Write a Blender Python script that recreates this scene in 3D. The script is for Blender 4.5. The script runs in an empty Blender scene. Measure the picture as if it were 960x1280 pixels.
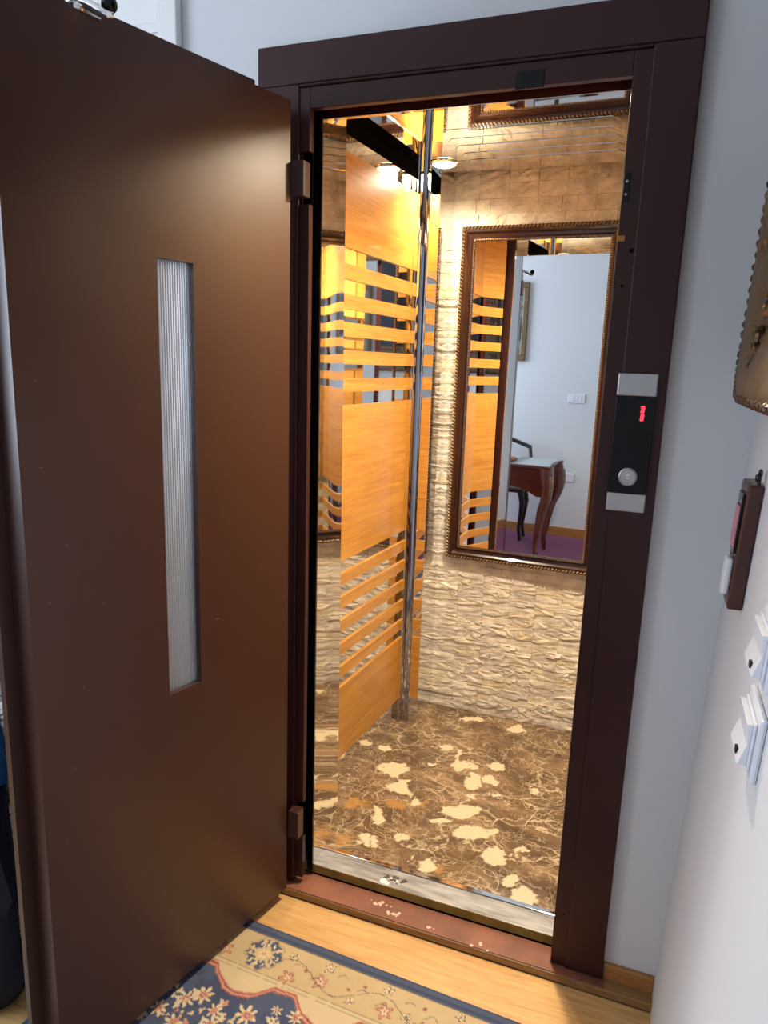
import bpy, math, random
import numpy as np
from mathutils import Vector, Matrix

rnd = random.Random(7)
S = bpy.context.scene
COL = S.collection

# ------------------------------------------------------------------ camera
cam_d = bpy.data.cameras.new('camera')
cam_d.sensor_fit = 'AUTO'
cam_d.sensor_width = 36.0
cam_d.lens = 897.04 / 1280 * 36.0
cam_d.clip_start = 0.02
cam = bpy.data.objects.new('camera', cam_d)
COL.objects.link(cam)
VX, VZ, F = (-1938 - 480, 374 - 640), (337 - 480, 4965 - 640), 897.04
ex = -Vector((VX[0], VX[1], F)).normalized()
ez = -Vector((VZ[0], VZ[1], F)).normalized()
ey = ez.cross(ex)
right = Vector((ex[0], ey[0], ez[0]))
down = Vector((ex[1], ey[1], ez[1]))
fwd = Vector((ex[2], ey[2], ez[2]))
M = Matrix(((right[0], -down[0], -fwd[0], 0), (right[1], -down[1], -fwd[1], 0),
            (right[2], -down[2], -fwd[2], 1.5), (0, 0, 0, 1)))
q = M.to_3x3().to_quaternion()
cam.matrix_world = Matrix.Translation((0, 0, 1.5)) @ q.to_matrix().to_4x4()
S.camera = cam

# ------------------------------------------------------------------ view, world, lights
S.view_settings.view_transform = 'Standard'
S.view_settings.look = 'None'
S.view_settings.exposure = 0.0
S.view_settings.gamma = 1.0
S.view_settings.use_curve_mapping = False
try:
    S.cycles.max_bounces = 16
    S.cycles.glossy_bounces = 12
    S.cycles.diffuse_bounces = 5
    S.cycles.transmission_bounces = 8
    S.cycles.sample_clamp_indirect = 4.0
    S.cycles.use_denoising = True
except Exception:
    pass
W = bpy.data.worlds.new('world'); S.world = W
W.use_nodes = True
W.node_tree.nodes['Background'].inputs[0].default_value = (0.72, 0.83, 1.0, 1)
W.node_tree.nodes['Background'].inputs[1].default_value = 1.0


def light(name, kind, loc, energy, color, direction=None, **kw):
    d = bpy.data.lights.new(name, kind)
    d.energy = energy
    d.color = color
    for k, v in kw.items():
        setattr(d, k, v)
    o = bpy.data.objects.new(name, d)
    o.location = loc
    if direction is not None:
        o.rotation_euler = Vector(direction).to_track_quat('-Z', 'Y').to_euler()
    COL.objects.link(o)
    return o


# daylight entering by the window of the left wall, outside the frame
light('window_daylight', 'AREA', (-3.0, -0.15, 1.75), 66, (0.72, 0.84, 1.0), (1, -0.05, -0.12),
      shape='RECTANGLE', size=1.7, size_y=1.5)
LAMPS = [(-0.795, 2.585), (-0.26, 1.95)]  # second lamp is unseen, added to brighten the lower stone wall
LAMP_W = [52.0, 180.0]
for (lx, ly), w in zip(LAMPS, LAMP_W):
    light('cab_lamp', 'SPOT', (lx, ly, 2.166), w, (1.0, 0.83, 0.60), (0, 0, -1), shadow_soft_size=0.035,
          spot_size=math.radians(165), spot_blend=1.0)


# ------------------------------------------------------------------ mesh helpers
class MB:
    def __init__(self):
        self.v, self.f = [], []

    def add(self, vs, fs):
        o = len(self.v)
        self.v += [tuple(p) for p in vs]
        self.f += [tuple(i + o for i in f) for f in fs]
        return self

    def box(self, x0, x1, y0, y1, z0, z1, fn=None):
        vs = [(x, y, z) for x in (x0, x1) for y in (y0, y1) for z in (z0, z1)]
        if fn:
            vs = [fn(*p) for p in vs]
        return self.add(vs, [(0, 1, 3, 2), (4, 6, 7, 5), (0, 4, 5, 1), (2, 3, 7, 6), (0, 2, 6, 4), (1, 5, 7, 3)])

    def prism(self, poly, o, u, w, depth):
        """polygon (a,b) -> o + a*u + b*w, extruded by the vector depth"""
        o, u, w, dp = Vector(o), Vector(u), Vector(w), Vector(depth)
        n = len(poly)
        vs = [o + a * u + b * w for a, b in poly]
        vs += [p + dp for p in vs]
        fs = [tuple(range(n - 1, -1, -1)), tuple(range(n, 2 * n))]
        fs += [(i, (i + 1) % n, n + (i + 1) % n, n + i) for i in range(n)]
        return self.add(vs, fs)

    def tube(self, pts, rad, n=10, caps=True):
        pts = [Vector(p) for p in pts]
        m = len(pts)
        if not hasattr(rad, '__len__'):
            rad = [rad] * m
        vs, fs = [], []
        ref = None
        for i, p in enumerate(pts):
            t = (pts[min(i + 1, m - 1)] - pts[max(i - 1, 0)]).normalized()
            if ref is None:
                ref = Vector((0, 0, 1)) if abs(t.z) < 0.9 else Vector((0, 1, 0))
            a = (ref - t * ref.dot(t)).normalized()
            ref = a
            b = t.cross(a)
            for k in range(n):
                th = 2 * math.pi * k / n
                vs.append(p + (a * math.cos(th) + b * math.sin(th)) * rad[i])
        for i in range(m - 1):
            for k in range(n):
                k2 = (k + 1) % n
                fs.append((i * n + k, i * n + k2, (i + 1) * n + k2, (i + 1) * n + k))
        if caps:
            fs.append(tuple(range(n - 1, -1, -1)))
            fs.append(tuple(range((m - 1) * n, m * n)))
        return self.add(vs, fs)

    def lathe(self, prof, o, axis=(0, 0, 1), n=24):
        ax = Vector(axis).normalized()
        r = Vector((1, 0, 0)) if abs(ax.x) < 0.9 else Vector((0, 1, 0))
        a = (r - ax * r.dot(ax)).normalized()
        b = ax.cross(a)
        o = Vector(o)
        vs, fs = [], []
        for (r_, h) in prof:
            for k in range(n):
                th = 2 * math.pi * k / n
                vs.append(o + ax * h + (a * math.cos(th) + b * math.sin(th)) * max(r_, 1e-5))
        for i in range(len(prof) - 1):
            for k in range(n):
                k2 = (k + 1) % n
                fs.append((i * n + k, i * n + k2, (i + 1) * n + k2, (i + 1) * n + k))
        fs.append(tuple(range(n - 1, -1, -1)))
        fs.append(tuple(range((len(prof) - 1) * n, len(prof) * n)))
        return self.add(vs, fs)

    def blob(self, c, rx, ry, rz, n=8, m=5, rot=None, wob=0.0):
        vs, fs = [], []
        c = Vector(c)
        for i in range(1, m):
            ph = math.pi * i / m
            for k in range(n):
                th = 2 * math.pi * k / n
                w = 1 + wob * (rnd.random() - 0.5)
                p = Vector((math.sin(ph) * math.cos(th) * rx, math.sin(ph) * math.sin(th) * ry, math.cos(ph) * rz)) * w
                if rot:
                    p = rot @ p
                vs.append(c + p)
        tp, bt = Vector((0, 0, rz)), Vector((0, 0, -rz))
        if rot:
            tp, bt = rot @ tp, rot @ bt
        vs += [c + tp, c + bt]
        T, B = len(vs) - 2, len(vs) - 1
        for i in range(m - 2):
            for k in range(n):
                k2 = (k + 1) % n
                fs.append((i * n + k, (i + 1) * n + k, (i + 1) * n + k2, i * n + k2))
        for k in range(n):
            k2 = (k + 1) % n
            fs.append((T, k, k2))
            fs.append((B, (m - 2) * n + k2, (m - 2) * n + k))
        return self.add(vs, fs)

    def loft(self, rings, cap=True):
        n = len(rings[0])
        vs = [p for r in rings for p in r]
        fs = []
        for i in range(len(rings) - 1):
            for k in range(n):
                k2 = (k + 1) % n
                fs.append((i * n + k, i * n + k2, (i + 1) * n + k2, (i + 1) * n + k))
        if cap:
            fs.append(tuple(range(n - 1, -1, -1)))
            fs.append(tuple(range((len(rings) - 1) * n, len(rings) * n)))
        return self.add(vs, fs)

    def mesh(self, name, smooth=False):
        me = bpy.data.meshes.new(name)
        me.from_pydata(self.v, [], self.f)
        import bmesh
        bm = bmesh.new(); bm.from_mesh(me)
        bmesh.ops.recalc_face_normals(bm, faces=bm.faces)
        bm.to_mesh(me); bm.free()
        if smooth:
            for p in me.polygons:
                p.use_smooth = True
            me.set_sharp_from_angle(angle=0.75)
        me.update()
        return me

    def build(self, name, mat, parent=None, smooth=False, bevel=0.0, label=None, seg=2):
        me = self.mesh(name, smooth)
        me.materials.append(mat)
        o = bpy.data.objects.new(name, me)
        COL.objects.link(o)
        if parent is not None:
            adopt(o, parent)
        if bevel:
            b = o.modifiers.new('bevel', 'BEVEL')
            b.width = bevel; b.segments = seg; b.limit_method = 'ANGLE'
        if label:
            o['label'] = label
        return o


def wmat(o):
    m = Matrix.LocRotScale(o.location, o.rotation_euler, o.scale)
    if o.parent:
        return wmat(o.parent) @ o.matrix_parent_inverse @ m
    return m


def adopt(o, parent):
    o.parent = parent
    o.matrix_parent_inverse = wmat(parent).inverted()


def thing(name, label, cat, loc, group=None):
    o = bpy.data.objects.new(name, None)
    o.empty_display_size = 0.05
    o.location = loc
    COL.objects.link(o)
    return tag(o, label, cat, group)


def tag(o, label, cat, group=None):
    o['label'] = label
    o['category'] = cat
    o['kind'] = 'thing'
    if group:
        o['group'] = group
    return o


def struct(o, label=None):
    o['kind'] = 'structure'
    if label:
        o['label'] = label
    return o


# ------------------------------------------------------------------ materials
def new_mat(name):
    m = bpy.data.materials.new(name)
    m.use_nodes = True
    nt = m.node_tree
    b = nt.nodes['Principled BSDF']
    return m, nt, b


def srgb(r, g, b):
    f = lambda c: (c / 255 / 12.92) if c / 255 <= 0.04045 else ((c / 255 + 0.055) / 1.055) ** 2.4
    return (f(r), f(g), f(b), 1)


def N(nt, t, **kw):
    n = nt.nodes.new(t)
    for k, v in kw.items():
        setattr(n, k, v)
    return n


def simple(name, col, rough=0.5, metal=0.0, var=0.0, scale=20.0, bump=0.0, bscale=200.0, spec=None, coat=0.0, stretch=(1, 1, 1)):
    m, nt, b = new_mat(name)
    b.inputs['Roughness'].default_value = rough
    b.inputs['Metallic'].default_value = metal
    if spec is not None:
        b.inputs['Specular IOR Level'].default_value = spec
    if coat:
        b.inputs['Coat Weight'].default_value = coat
    geo = N(nt, 'ShaderNodeNewGeometry')
    mp = N(nt, 'ShaderNodeMapping')
    mp.inputs['Scale'].default_value = stretch
    nt.links.new(geo.outputs['Position'], mp.inputs['Vector'])
    if var > 0:
        no = N(nt, 'ShaderNodeTexNoise')
        no.inputs['Scale'].default_value = scale
        no.inputs['Detail'].default_value = 5
        nt.links.new(mp.outputs[0], no.inputs['Vector'])
        rp = N(nt, 'ShaderNodeValToRGB')
        c = Vector(col[:3])
        rp.color_ramp.elements[0].position = 0.3
        rp.color_ramp.elements[1].position = 0.7
        rp.color_ramp.elements[0].color = (*(c * (1 - var)), 1)
        rp.color_ramp.elements[1].color = (*(c * (1 + var)), 1)
        nt.links.new(no.outputs['Fac'], rp.inputs[0])
        nt.links.new(rp.outputs[0], b.inputs['Base Color'])
    else:
        b.inputs['Base Color'].default_value = col
    if bump > 0:
        no2 = N(nt, 'ShaderNodeTexNoise')
        no2.inputs['Scale'].default_value = bscale
        no2.inputs['Detail'].default_value = 4
        nt.links.new(mp.outputs[0], no2.inputs['Vector'])
        bp = N(nt, 'ShaderNodeBump')
        bp.inputs['Strength'].default_value = bump
        bp.inputs['Distance'].default_value = 0.004
        nt.links.new(no2.outputs['Fac'], bp.inputs['Height'])
        nt.links.new(bp.outputs[0], b.inputs['Normal'])
    return m


def wood(name, c1, c2, rough=0.3, stretch=(2.5, 2.5, 45), coat=0.0):
    m, nt, b = new_mat(name)
    b.inputs['Roughness'].default_value = rough
    b.inputs['Coat Weight'].default_value = coat
    geo = N(nt, 'ShaderNodeNewGeometry')
    info = N(nt, 'ShaderNodeObjectInfo')
    addv = N(nt, 'ShaderNodeVectorMath', operation='MULTIPLY_ADD')
    comb = N(nt, 'ShaderNodeCombineXYZ')
    for i in range(3):
        nt.links.new(info.outputs['Random'], comb.inputs[i])
    nt.links.new(comb.outputs[0], addv.inputs[0])
    addv.inputs[1].default_value = (3, 3, 3)
    nt.links.new(geo.outputs['Position'], addv.inputs[2])
    mp = N(nt, 'ShaderNodeMapping')
    mp.inputs['Scale'].default_value = stretch
    nt.links.new(addv.outputs[0], mp.inputs['Vector'])
    n1 = N(nt, 'ShaderNodeTexNoise')
    n1.inputs['Scale'].default_value = 1.0
    n1.inputs['Detail'].default_value = 3
    n1.inputs['Distortion'].default_value = 1.2
    nt.links.new(mp.outputs[0], n1.inputs['Vector'])
    mp2 = N(nt, 'ShaderNodeMapping')
    mp2.inputs['Scale'].default_value = tuple(s * 5 for s in stretch)
    nt.links.new(addv.outputs[0], mp2.inputs['Vector'])
    n2 = N(nt, 'ShaderNodeTexNoise')
    n2.inputs['Scale'].default_value = 1.0
    n2.inputs['Detail'].default_value = 4
    nt.links.new(mp2.outputs[0], n2.inputs['Vector'])
    mx = N(nt, 'ShaderNodeMath', operation='MULTIPLY_ADD')
    nt.links.new(n2.outputs['Fac'], mx.inputs[0])
    mx.inputs[1].default_value = 0.45
    ms = N(nt, 'ShaderNodeMath', operation='MULTIPLY')
    nt.links.new(n1.outputs['Fac'], ms.inputs[0])
    ms.inputs[1].default_value = 0.55
    nt.links.new(ms.outputs[0], mx.inputs[2])
    rp = N(nt, 'ShaderNodeValToRGB')
    rp.color_ramp.elements[0].position = 0.33
    rp.color_ramp.elements[1].position = 0.66
    rp.color_ramp.elements[0].color = c1
    rp.color_ramp.elements[1].color = c2
    nt.links.new(mx.outputs[0], rp.inputs[0])
    nt.links.new(rp.outputs[0], b.inputs['Base Color'])
    bp = N(nt, 'ShaderNodeBump')
    bp.inputs['Strength'].default_value = 0.12
    bp.inputs['Distance'].default_value = 0.002
    nt.links.new(n2.outputs['Fac'], bp.inputs['Height'])
    nt.links.new(bp.outputs[0], b.inputs['Normal'])
    return m


def emit(name, col, strength):
    m, nt, b = new_mat(name)
    b.inputs['Base Color'].default_value = (0, 0, 0, 1)
    b.inputs['Emission Color'].default_value = col
    b.inputs['Emission Strength'].default_value = strength
    return m


def attr_mat(name, rough, bump=0.0, bscale=600.0):
    m, nt, b = new_mat(name)
    at = N(nt, 'ShaderNodeAttribute', attribute_name='paint')
    nt.links.new(at.outputs['Color'], b.inputs['Base Color'])
    b.inputs['Roughness'].default_value = rough
    if bump:
        geo = N(nt, 'ShaderNodeNewGeometry')
        no = N(nt, 'ShaderNodeTexNoise')
        no.inputs['Scale'].default_value = bscale
        nt.links.new(geo.outputs['Position'], no.inputs['Vector'])
        bp = N(nt, 'ShaderNodeBump')
        bp.inputs['Strength'].default_value = bump
        bp.inputs['Distance'].default_value = 0.003
        nt.links.new(no.outputs['Fac'], bp.inputs['Height'])
        nt.links.new(bp.outputs[0], b.inputs['Normal'])
    return m


M_PAINT = simple('brown_paint', srgb(59, 32, 24), 0.36, var=0.06, scale=3, bump=0.03, bscale=60, spec=0.6)
M_FRAME = simple('dark_frame_paint', srgb(54, 25, 23), 0.36, var=0.06, scale=3, bump=0.06, bscale=80, spec=0.3)
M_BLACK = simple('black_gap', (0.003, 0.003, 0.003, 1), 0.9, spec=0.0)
M_BLKPLASTIC = simple('black_plastic', (0.003, 0.003, 0.004, 1), 0.2, spec=0.25)
M_WALL = simple('white_plaster', srgb(212, 214, 216), 0.75, var=0.015, scale=2, bump=0.10, bscale=25)
M_WHITE = simple('white_gloss_paint', srgb(232, 232, 230), 0.35)
M_CEIL = simple('ceiling_paint', srgb(235, 235, 232), 0.9)
M_SHAFT = simple('shaft_concrete', (0.02, 0.02, 0.02, 1), 0.9)
M_STEEL = simple('mirror_steel', (0.80, 0.79, 0.77, 1), 0.025, metal=1.0)
M_STEELW = simple('wavy_mirror_steel', (0.80, 0.79, 0.77, 1), 0.03, metal=1.0, bump=0.05, bscale=6, stretch=(1, 1, 1))
M_CHROME = simple('chrome', (0.82, 0.82, 0.83, 1), 0.06, metal=1.0)
M_CHROME_DARKREFL = simple('chrome_dark_reflection', (0.36, 0.36, 0.38, 1), 0.05, metal=1.0)  # post chrome, dark reflections put into its base colour
M_GLASSMIR = simple('mirror_glass', (0.90, 0.92, 0.93, 1), 0.0, metal=1.0)
M_SILL = simple('worn_aluminium', (0.37, 0.38, 0.39, 1), 0.42, metal=0.6, var=0.45, scale=9, stretch=(1, 6, 6), bump=0.2, bscale=60)
M_BRASS = simple('tarnished_brass', srgb(150, 130, 62), 0.5, metal=0.3, var=0.3, scale=14)
M_OAK = wood('oak_veneer', srgb(168, 112, 42), srgb(204, 150, 68), 0.28, (2.2, 2.2, 55), coat=0.3)
M_LAM = wood('laminate', srgb(192, 142, 84), srgb(222, 180, 120), 0.35, (3, 45, 45))
M_BASEB = wood('oak_skirting', srgb(150, 98, 50), srgb(178, 122, 66), 0.4, (3, 3, 45))
M_THRESH = simple('worn_brown_paint', srgb(128, 78, 58), 0.5, var=0.28, scale=10, bump=0.25, bscale=50)
M_THRESHF = wood('old_threshold_wood', srgb(118, 84, 50), srgb(160, 120, 70), 0.5, (3, 45, 45))
M_FRMWOOD = simple('walnut_frame', srgb(42, 21, 13), 0.24, var=0.3, scale=8, coat=0.4)
M_GILT = simple('antique_gilt', srgb(122, 98, 68), 0.38, metal=0.45, var=0.5, scale=120)
M_DARKGILT = simple('dark_gilt', srgb(84, 60, 42), 0.4, metal=0.4, var=0.5, scale=140)
M_MAHOG = simple('mahogany', srgb(84, 34, 22), 0.2, var=0.25, scale=10, coat=0.5)
M_EBONY = simple('ebonised_wood', (0.01, 0.009, 0.009, 1), 0.3)
M_LEATHER = simple('tan_leather', srgb(150, 98, 70), 0.5, var=0.15, scale=30)
M_TOPGLASS = simple('desk_glass_top', srgb(160, 172, 172), 0.08)
M_PURPLE = simple('purple_carpet_pile', srgb(120, 66, 96), 0.95, var=0.15, scale=60, bump=0.6, bscale=500)
M_TEAL = simple('teal_cloth', srgb(8, 74, 122), 0.85, var=0.3, scale=14, bump=0.3, bscale=40)
M_NAVY = simple('navy_cloth', srgb(8, 18, 36), 0.85, var=0.3, scale=14, bump=0.3, bscale=40)
M_GREYCLOTH = simple('grey_cloth', srgb(168, 172, 190), 0.85, var=0.1, scale=20)
M_LAMPGLOW = emit('lamp_glow', (1.0, 0.86, 0.55, 1), 14.0)
M_RED = emit('red_led', (1.0, 0.02, 0.04, 1), 4.0)
M_ALU = simple('brushed_aluminium', (0.46, 0.455, 0.45, 1), 0.36, metal=0.9, bump=0.05, bscale=300)
M_YELLOW = simple('yellow_sticker', srgb(170, 120, 20), 0.5)
M_PINK = simple('pink_label', srgb(190, 130, 140), 0.5)
M_KEYWOOD = simple('dark_wood_box', srgb(66, 34, 26), 0.35, var=0.15, scale=20)
M_PLASTIC = simple('white_plastic', srgb(222, 224, 230), 0.25)

# white upholstery with fine dark branching lines
M_UPH, nt, b = new_mat('white_patterned_upholstery')
geo = N(nt, 'ShaderNodeNewGeometry')
vo = N(nt, 'ShaderNodeTexVoronoi', feature='DISTANCE_TO_EDGE')
vo.inputs['Scale'].default_value = 26
no = N(nt, 'ShaderNodeTexNoise'); no.inputs['Scale'].default_value = 9
mxv = N(nt, 'ShaderNodeMix', data_type='VECTOR'); mxv.inputs[0].default_value = 0.12
nt.links.new(geo.outputs['Position'], no.inputs['Vector'])
nt.links.new(geo.outputs['Position'], mxv.inputs[4]); nt.links.new(no.outputs['Color'], mxv.inputs[5])
nt.links.new(mxv.outputs[1], vo.inputs['Vector'])
rp = N(nt, 'ShaderNodeValToRGB')
rp.color_ramp.elements[0].position = 0.02; rp.color_ramp.elements[0].color = srgb(60, 56, 60)
rp.color_ramp.elements[1].position = 0.07; rp.color_ramp.elements[1].color = srgb(214, 208, 204)
nt.links.new(vo.outputs['Distance'], rp.inputs[0]); nt.links.new(rp.outputs[0], b.inputs['Base Color'])
b.inputs['Roughness'].default_value = 0.8

# ledger stone: colour differs from stone to stone
M_STONE, nt, b = new_mat('split_stone')
geo = N(nt, 'ShaderNodeNewGeometry')
info = N(nt, 'ShaderNodeObjectInfo')
n1 = N(nt, 'ShaderNodeTexNoise'); n1.inputs['Scale'].default_value = 22; n1.inputs['Detail'].default_value = 6
n2 = N(nt, 'ShaderNodeTexNoise'); n2.inputs['Scale'].default_value = 110; n2.inputs['Detail'].default_value = 8; n2.inputs['Roughness'].default_value = 0.65
for n_ in (n1, n2):
    nt.links.new(geo.outputs['Position'], n_.inputs['Vector'])
r1 = N(nt, 'ShaderNodeValToRGB')
els = r1.color_ramp.elements
els[0].position = 0.0; els[0].color = srgb(212, 204, 192)
els[1].position = 1.0; els[1].color = srgb(232, 224, 208)
for pos, c in ((0.25, srgb(230, 220, 198)), (0.5, srgb(222, 212, 200)), (0.8, srgb(240, 232, 214)), (0.965, srgb(224, 210, 174))):
    e = els.new(pos); e.color = c
ad = N(nt, 'ShaderNodeMath', operation='ADD'); fr_ = N(nt, 'ShaderNodeMath', operation='FRACT')
nt.links.new(info.outputs['Random'], ad.inputs[0]); nt.links.new(geo.outputs['Random Per Island'], ad.inputs[1])
nt.links.new(ad.outputs[0], fr_.inputs[0]); nt.links.new(fr_.outputs[0], r1.inputs[0])
r2 = N(nt, 'ShaderNodeValToRGB')
r2.color_ramp.elements[0].position = 0.3; r2.color_ramp.elements[0].color = (0.74, 0.72, 0.69, 1)
r2.color_ramp.elements[1].position = 0.68; r2.color_ramp.elements[1].color = (1.08, 1.08, 1.07, 1)
nt.links.new(n1.outputs['Fac'], r2.inputs[0])
mm = N(nt, 'ShaderNodeMix', data_type='RGBA', blend_type='MULTIPLY'); mm.inputs[0].default_value = 1
nt.links.new(r1.outputs[0], mm.inputs[6]); nt.links.new(r2.outputs[0], mm.inputs[7])
nt.links.new(mm.outputs[2], b.inputs['Base Color'])
bp = N(nt, 'ShaderNodeBump'); bp.inputs['Strength'].default_value = 1.0; bp.inputs['Distance'].default_value = 0.006
nt.links.new(n2.outputs['Fac'], bp.inputs['Height']); nt.links.new(bp.outputs[0], b.inputs['Normal'])
b.inputs['Roughness'].default_value = 0.7

# brown marble: veins from nodes, cream and ochre patches from the painted layer
M_MARBLE, nt, b = new_mat('brown_marble')
geo = N(nt, 'ShaderNodeNewGeometry')
nz = N(nt, 'ShaderNodeTexNoise'); nz.inputs['Scale'].default_value = 5; nz.inputs['Detail'].default_value = 6
nt.links.new(geo.outputs['Position'], nz.inputs['Vector'])
wv = N(nt, 'ShaderNodeMix', data_type='VECTOR'); wv.inputs[0].default_value = 0.22
nt.links.new(geo.outputs['Position'], wv.inputs[4]); nt.links.new(nz.outputs['Color'], wv.inputs[5])
base = N(nt, 'ShaderNodeTexNoise'); base.inputs['Scale'].default_value = 9; base.inputs['Detail'].default_value = 8; base.inputs['Roughness'].default_value = 0.7
mpb = N(nt, 'ShaderNodeMapping'); mpb.inputs['Scale'].default_value = (0.6, 1.6, 1)
nt.links.new(wv.outputs[1], mpb.inputs['Vector']); nt.links.new(mpb.outputs[0], base.inputs['Vector'])
rb = N(nt, 'ShaderNodeValToRGB')
e = rb.color_ramp.elements
e[0].position = 0.30; e[0].color = srgb(66, 50, 36)
e[1].position = 0.72; e[1].color = srgb(158, 130, 98)
x = e.new(0.5); x.color = srgb(106, 84, 62)
nt.links.new(base.outputs['Fac'], rb.inputs[0])
cur = rb.outputs[0]
for sc, wd, amt, stx in ((9, 0.03, 0.8, (0.6, 1.5, 1)), (22, 0.045, 0.7, (1, 1.4, 1)), (48, 0.07, 0.5, (1, 1, 1))):
    mpv = N(nt, 'ShaderNodeMapping'); mpv.inputs['Scale'].default_value = stx
    nt.links.new(wv.outputs[1], mpv.inputs['Vector'])
    v = N(nt, 'ShaderNodeTexVoronoi', feature='DISTANCE_TO_EDGE'); v.inputs['Scale'].default_value = sc
    nt.links.new(mpv.outputs[0], v.inputs['Vector'])
    mr = N(nt, 'ShaderNodeMapRange'); mr.inputs[1].default_value = 0.0; mr.inputs[2].default_value = wd
    mr.inputs[3].default_value = amt; mr.inputs[4].default_value = 0.0
    nt.links.new(v.outputs['Distance'], mr.inputs[0])
    nb = N(nt, 'ShaderNodeTexNoise'); nb.inputs['Scale'].default_value = sc * 0.5
    nt.links.new(geo.outputs['Position'], nb.inputs['Vector'])
    rr = N(nt, 'ShaderNodeMapRange'); rr.inputs[1].default_value = 0.42; rr.inputs[2].default_value = 0.6
    nt.links.new(nb.outputs['Fac'], rr.inputs[0])
    ml = N(nt, 'ShaderNodeMath', operation='MULTIPLY')
    nt.links.new(mr.outputs[0], ml.inputs[0]); nt.links.new(rr.outputs[0], ml.inputs[1])
    mix = N(nt, 'ShaderNodeMix', data_type='RGBA')
    nt.links.new(ml.outputs[0], mix.inputs[0]); nt.links.new(cur, mix.inputs[6])
    mix.inputs[7].default_value = srgb(206, 188, 156)
    cur = mix.outputs[2]
at = N(nt, 'ShaderNodeAttribute', attribute_name='paint')
sp = N(nt, 'ShaderNodeSeparateColor')
nt.links.new(at.outputs['Color'], sp.inputs[0])
for ch, colr in ((1, srgb(172, 128, 70)), (0, srgb(208, 192, 160))):
    mix = N(nt, 'ShaderNodeMix', data_type='RGBA')
    nt.links.new(sp.outputs[ch], mix.inputs[0]); nt.links.new(cur, mix.inputs[6])
    mix.inputs[7].default_value = colr
    cur = mix.outputs[2]
nt.links.new(cur, b.inputs['Base Color'])
b.inputs['Roughness'].default_value = 0.16

# ribbed obscure glass
M_REED, nt, b = new_mat('ribbed_glass')
b.inputs['Base Color'].default_value = (0.93, 0.94, 0.96, 1)
b.inputs['Roughness'].default_value = 0.28
b.inputs['IOR'].default_value = 1.45
b.inputs['Transmission Weight'].default_value = 0.85

# landscape painting (reflected in the cab): generic dark trees under a pale sky
M_PAINTING, nt, b = new_mat('landscape_paint')
geo = N(nt, 'ShaderNodeNewGeometry')
no = N(nt, 'ShaderNodeTexNoise'); no.inputs['Scale'].default_value = 7; no.inputs['Detail'].default_value = 6
nt.links.new(geo.outputs['Position'], no.inputs['Vector'])
rp = N(nt, 'ShaderNodeValToRGB')
rp.color_ramp.elements[0].position = 0.42; rp.color_ramp.elements[0].color = srgb(52, 62, 58)
rp.color_ramp.elements[1].position = 0.62; rp.color_ramp.elements[1].color = srgb(150, 165, 175)
nt.links.new(no.outputs['Fac'], rp.inputs[0]); nt.links.new(rp.outputs[0], b.inputs['Base Color'])

# ------------------------------------------------------------------ constants
FZ = -0.025          # room floor
YF = 1.640           # front of the door casing
YW = 1.665           # wall face
CF = 0.030           # cab floor


def wall_x(z):       # right wall leans a little
    return 0.127 + 0.0396 * z


# ------------------------------------------------------------------ room shell
fl = struct(MB().box(-3.3, 0.35, -1.2, 1.68, -0.12, -0.033).build('floor', M_LAM))
i = 0
for r in range(16):
    y1 = 1.612 - r * 0.19
    y0 = y1 - 0.1885
    if y1 < -1.1:
        break
    xs = [-3.2, -2.4 + 0.35 * (r % 3), -1.16 + 0.35 * (r % 3) + (0.0 if r else 0), 0.20]
    for k in range(3):
        MB().box(xs[k] + 0.0008, xs[k + 1] - 0.0008, y0, y1, -0.033, FZ).build('plank', M_LAM, fl)

wf = struct(MB().box(-3.3, -0.955, YW, 1.69, -0.033, 2.85).build('wall_front', M_WALL))
MB().box(-0.02, 0.35, YW, 1.69, -0.033, 2.85).build('wall_section', M_WALL, wf)
MB().box(-0.955, -0.02, YW, 1.69, 2.18, 2.85).build('wall_section', M_WALL, wf)
wr = MB()
y0, y1 = -1.2, YW - 0.0005
wr.add([(wall_x(-0.033), y0, -0.033), (wall_x(2.85), y0, 2.85), (wall_x(-0.033), y1, -0.033), (wall_x(2.85), y1, 2.85),
        (0.35, y0, -0.033), (0.35, y0, 2.85), (0.35, y1, -0.033), (0.35, y1, 2.85)],
       [(0, 1, 3, 2), (4, 6, 7, 5), (0, 4, 5, 1), (2, 3, 7, 6), (0, 2, 6, 4), (1, 5, 7, 3)])
struct(wr.build('wall_right', M_WALL))
YB = -1.05
struct(MB().box(-3.3, 0.35, YB - 0.1, YB, -0.033, 2.85).build('wall_back', M_WALL))
wl = MB()
wl.box(-3.3, -3.2, YB, -1.0, -0.033, 2.85)
wl.box(-3.3, -3.2, 0.75, YW, -0.033, 2.85)
wl.box(-3.3, -3.2, -1.0, 0.75, -0.033, 1.0)
wl.box(-3.3, -3.2, -1.0, 0.75, 2.5, 2.85)
struct(wl.build('wall_left', M_WALL))
struct(MB().box(-3.3, 0.35, -1.2, 1.69, 2.85, 2.9).build('ceiling', M_CEIL))
wn = struct(MB().box(-3.28, -3.18, -1.0, -0.94, 1.0, 2.5).box(-3.28, -3.18, 0.69, 0.75, 1.0, 2.5)
            .box(-3.28, -3.18, -0.94, 0.69, 1.0, 1.06).box(-3.28, -3.18, -0.94, 0.69, 2.44, 2.5).build('window_1', M_WHITE))
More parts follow.
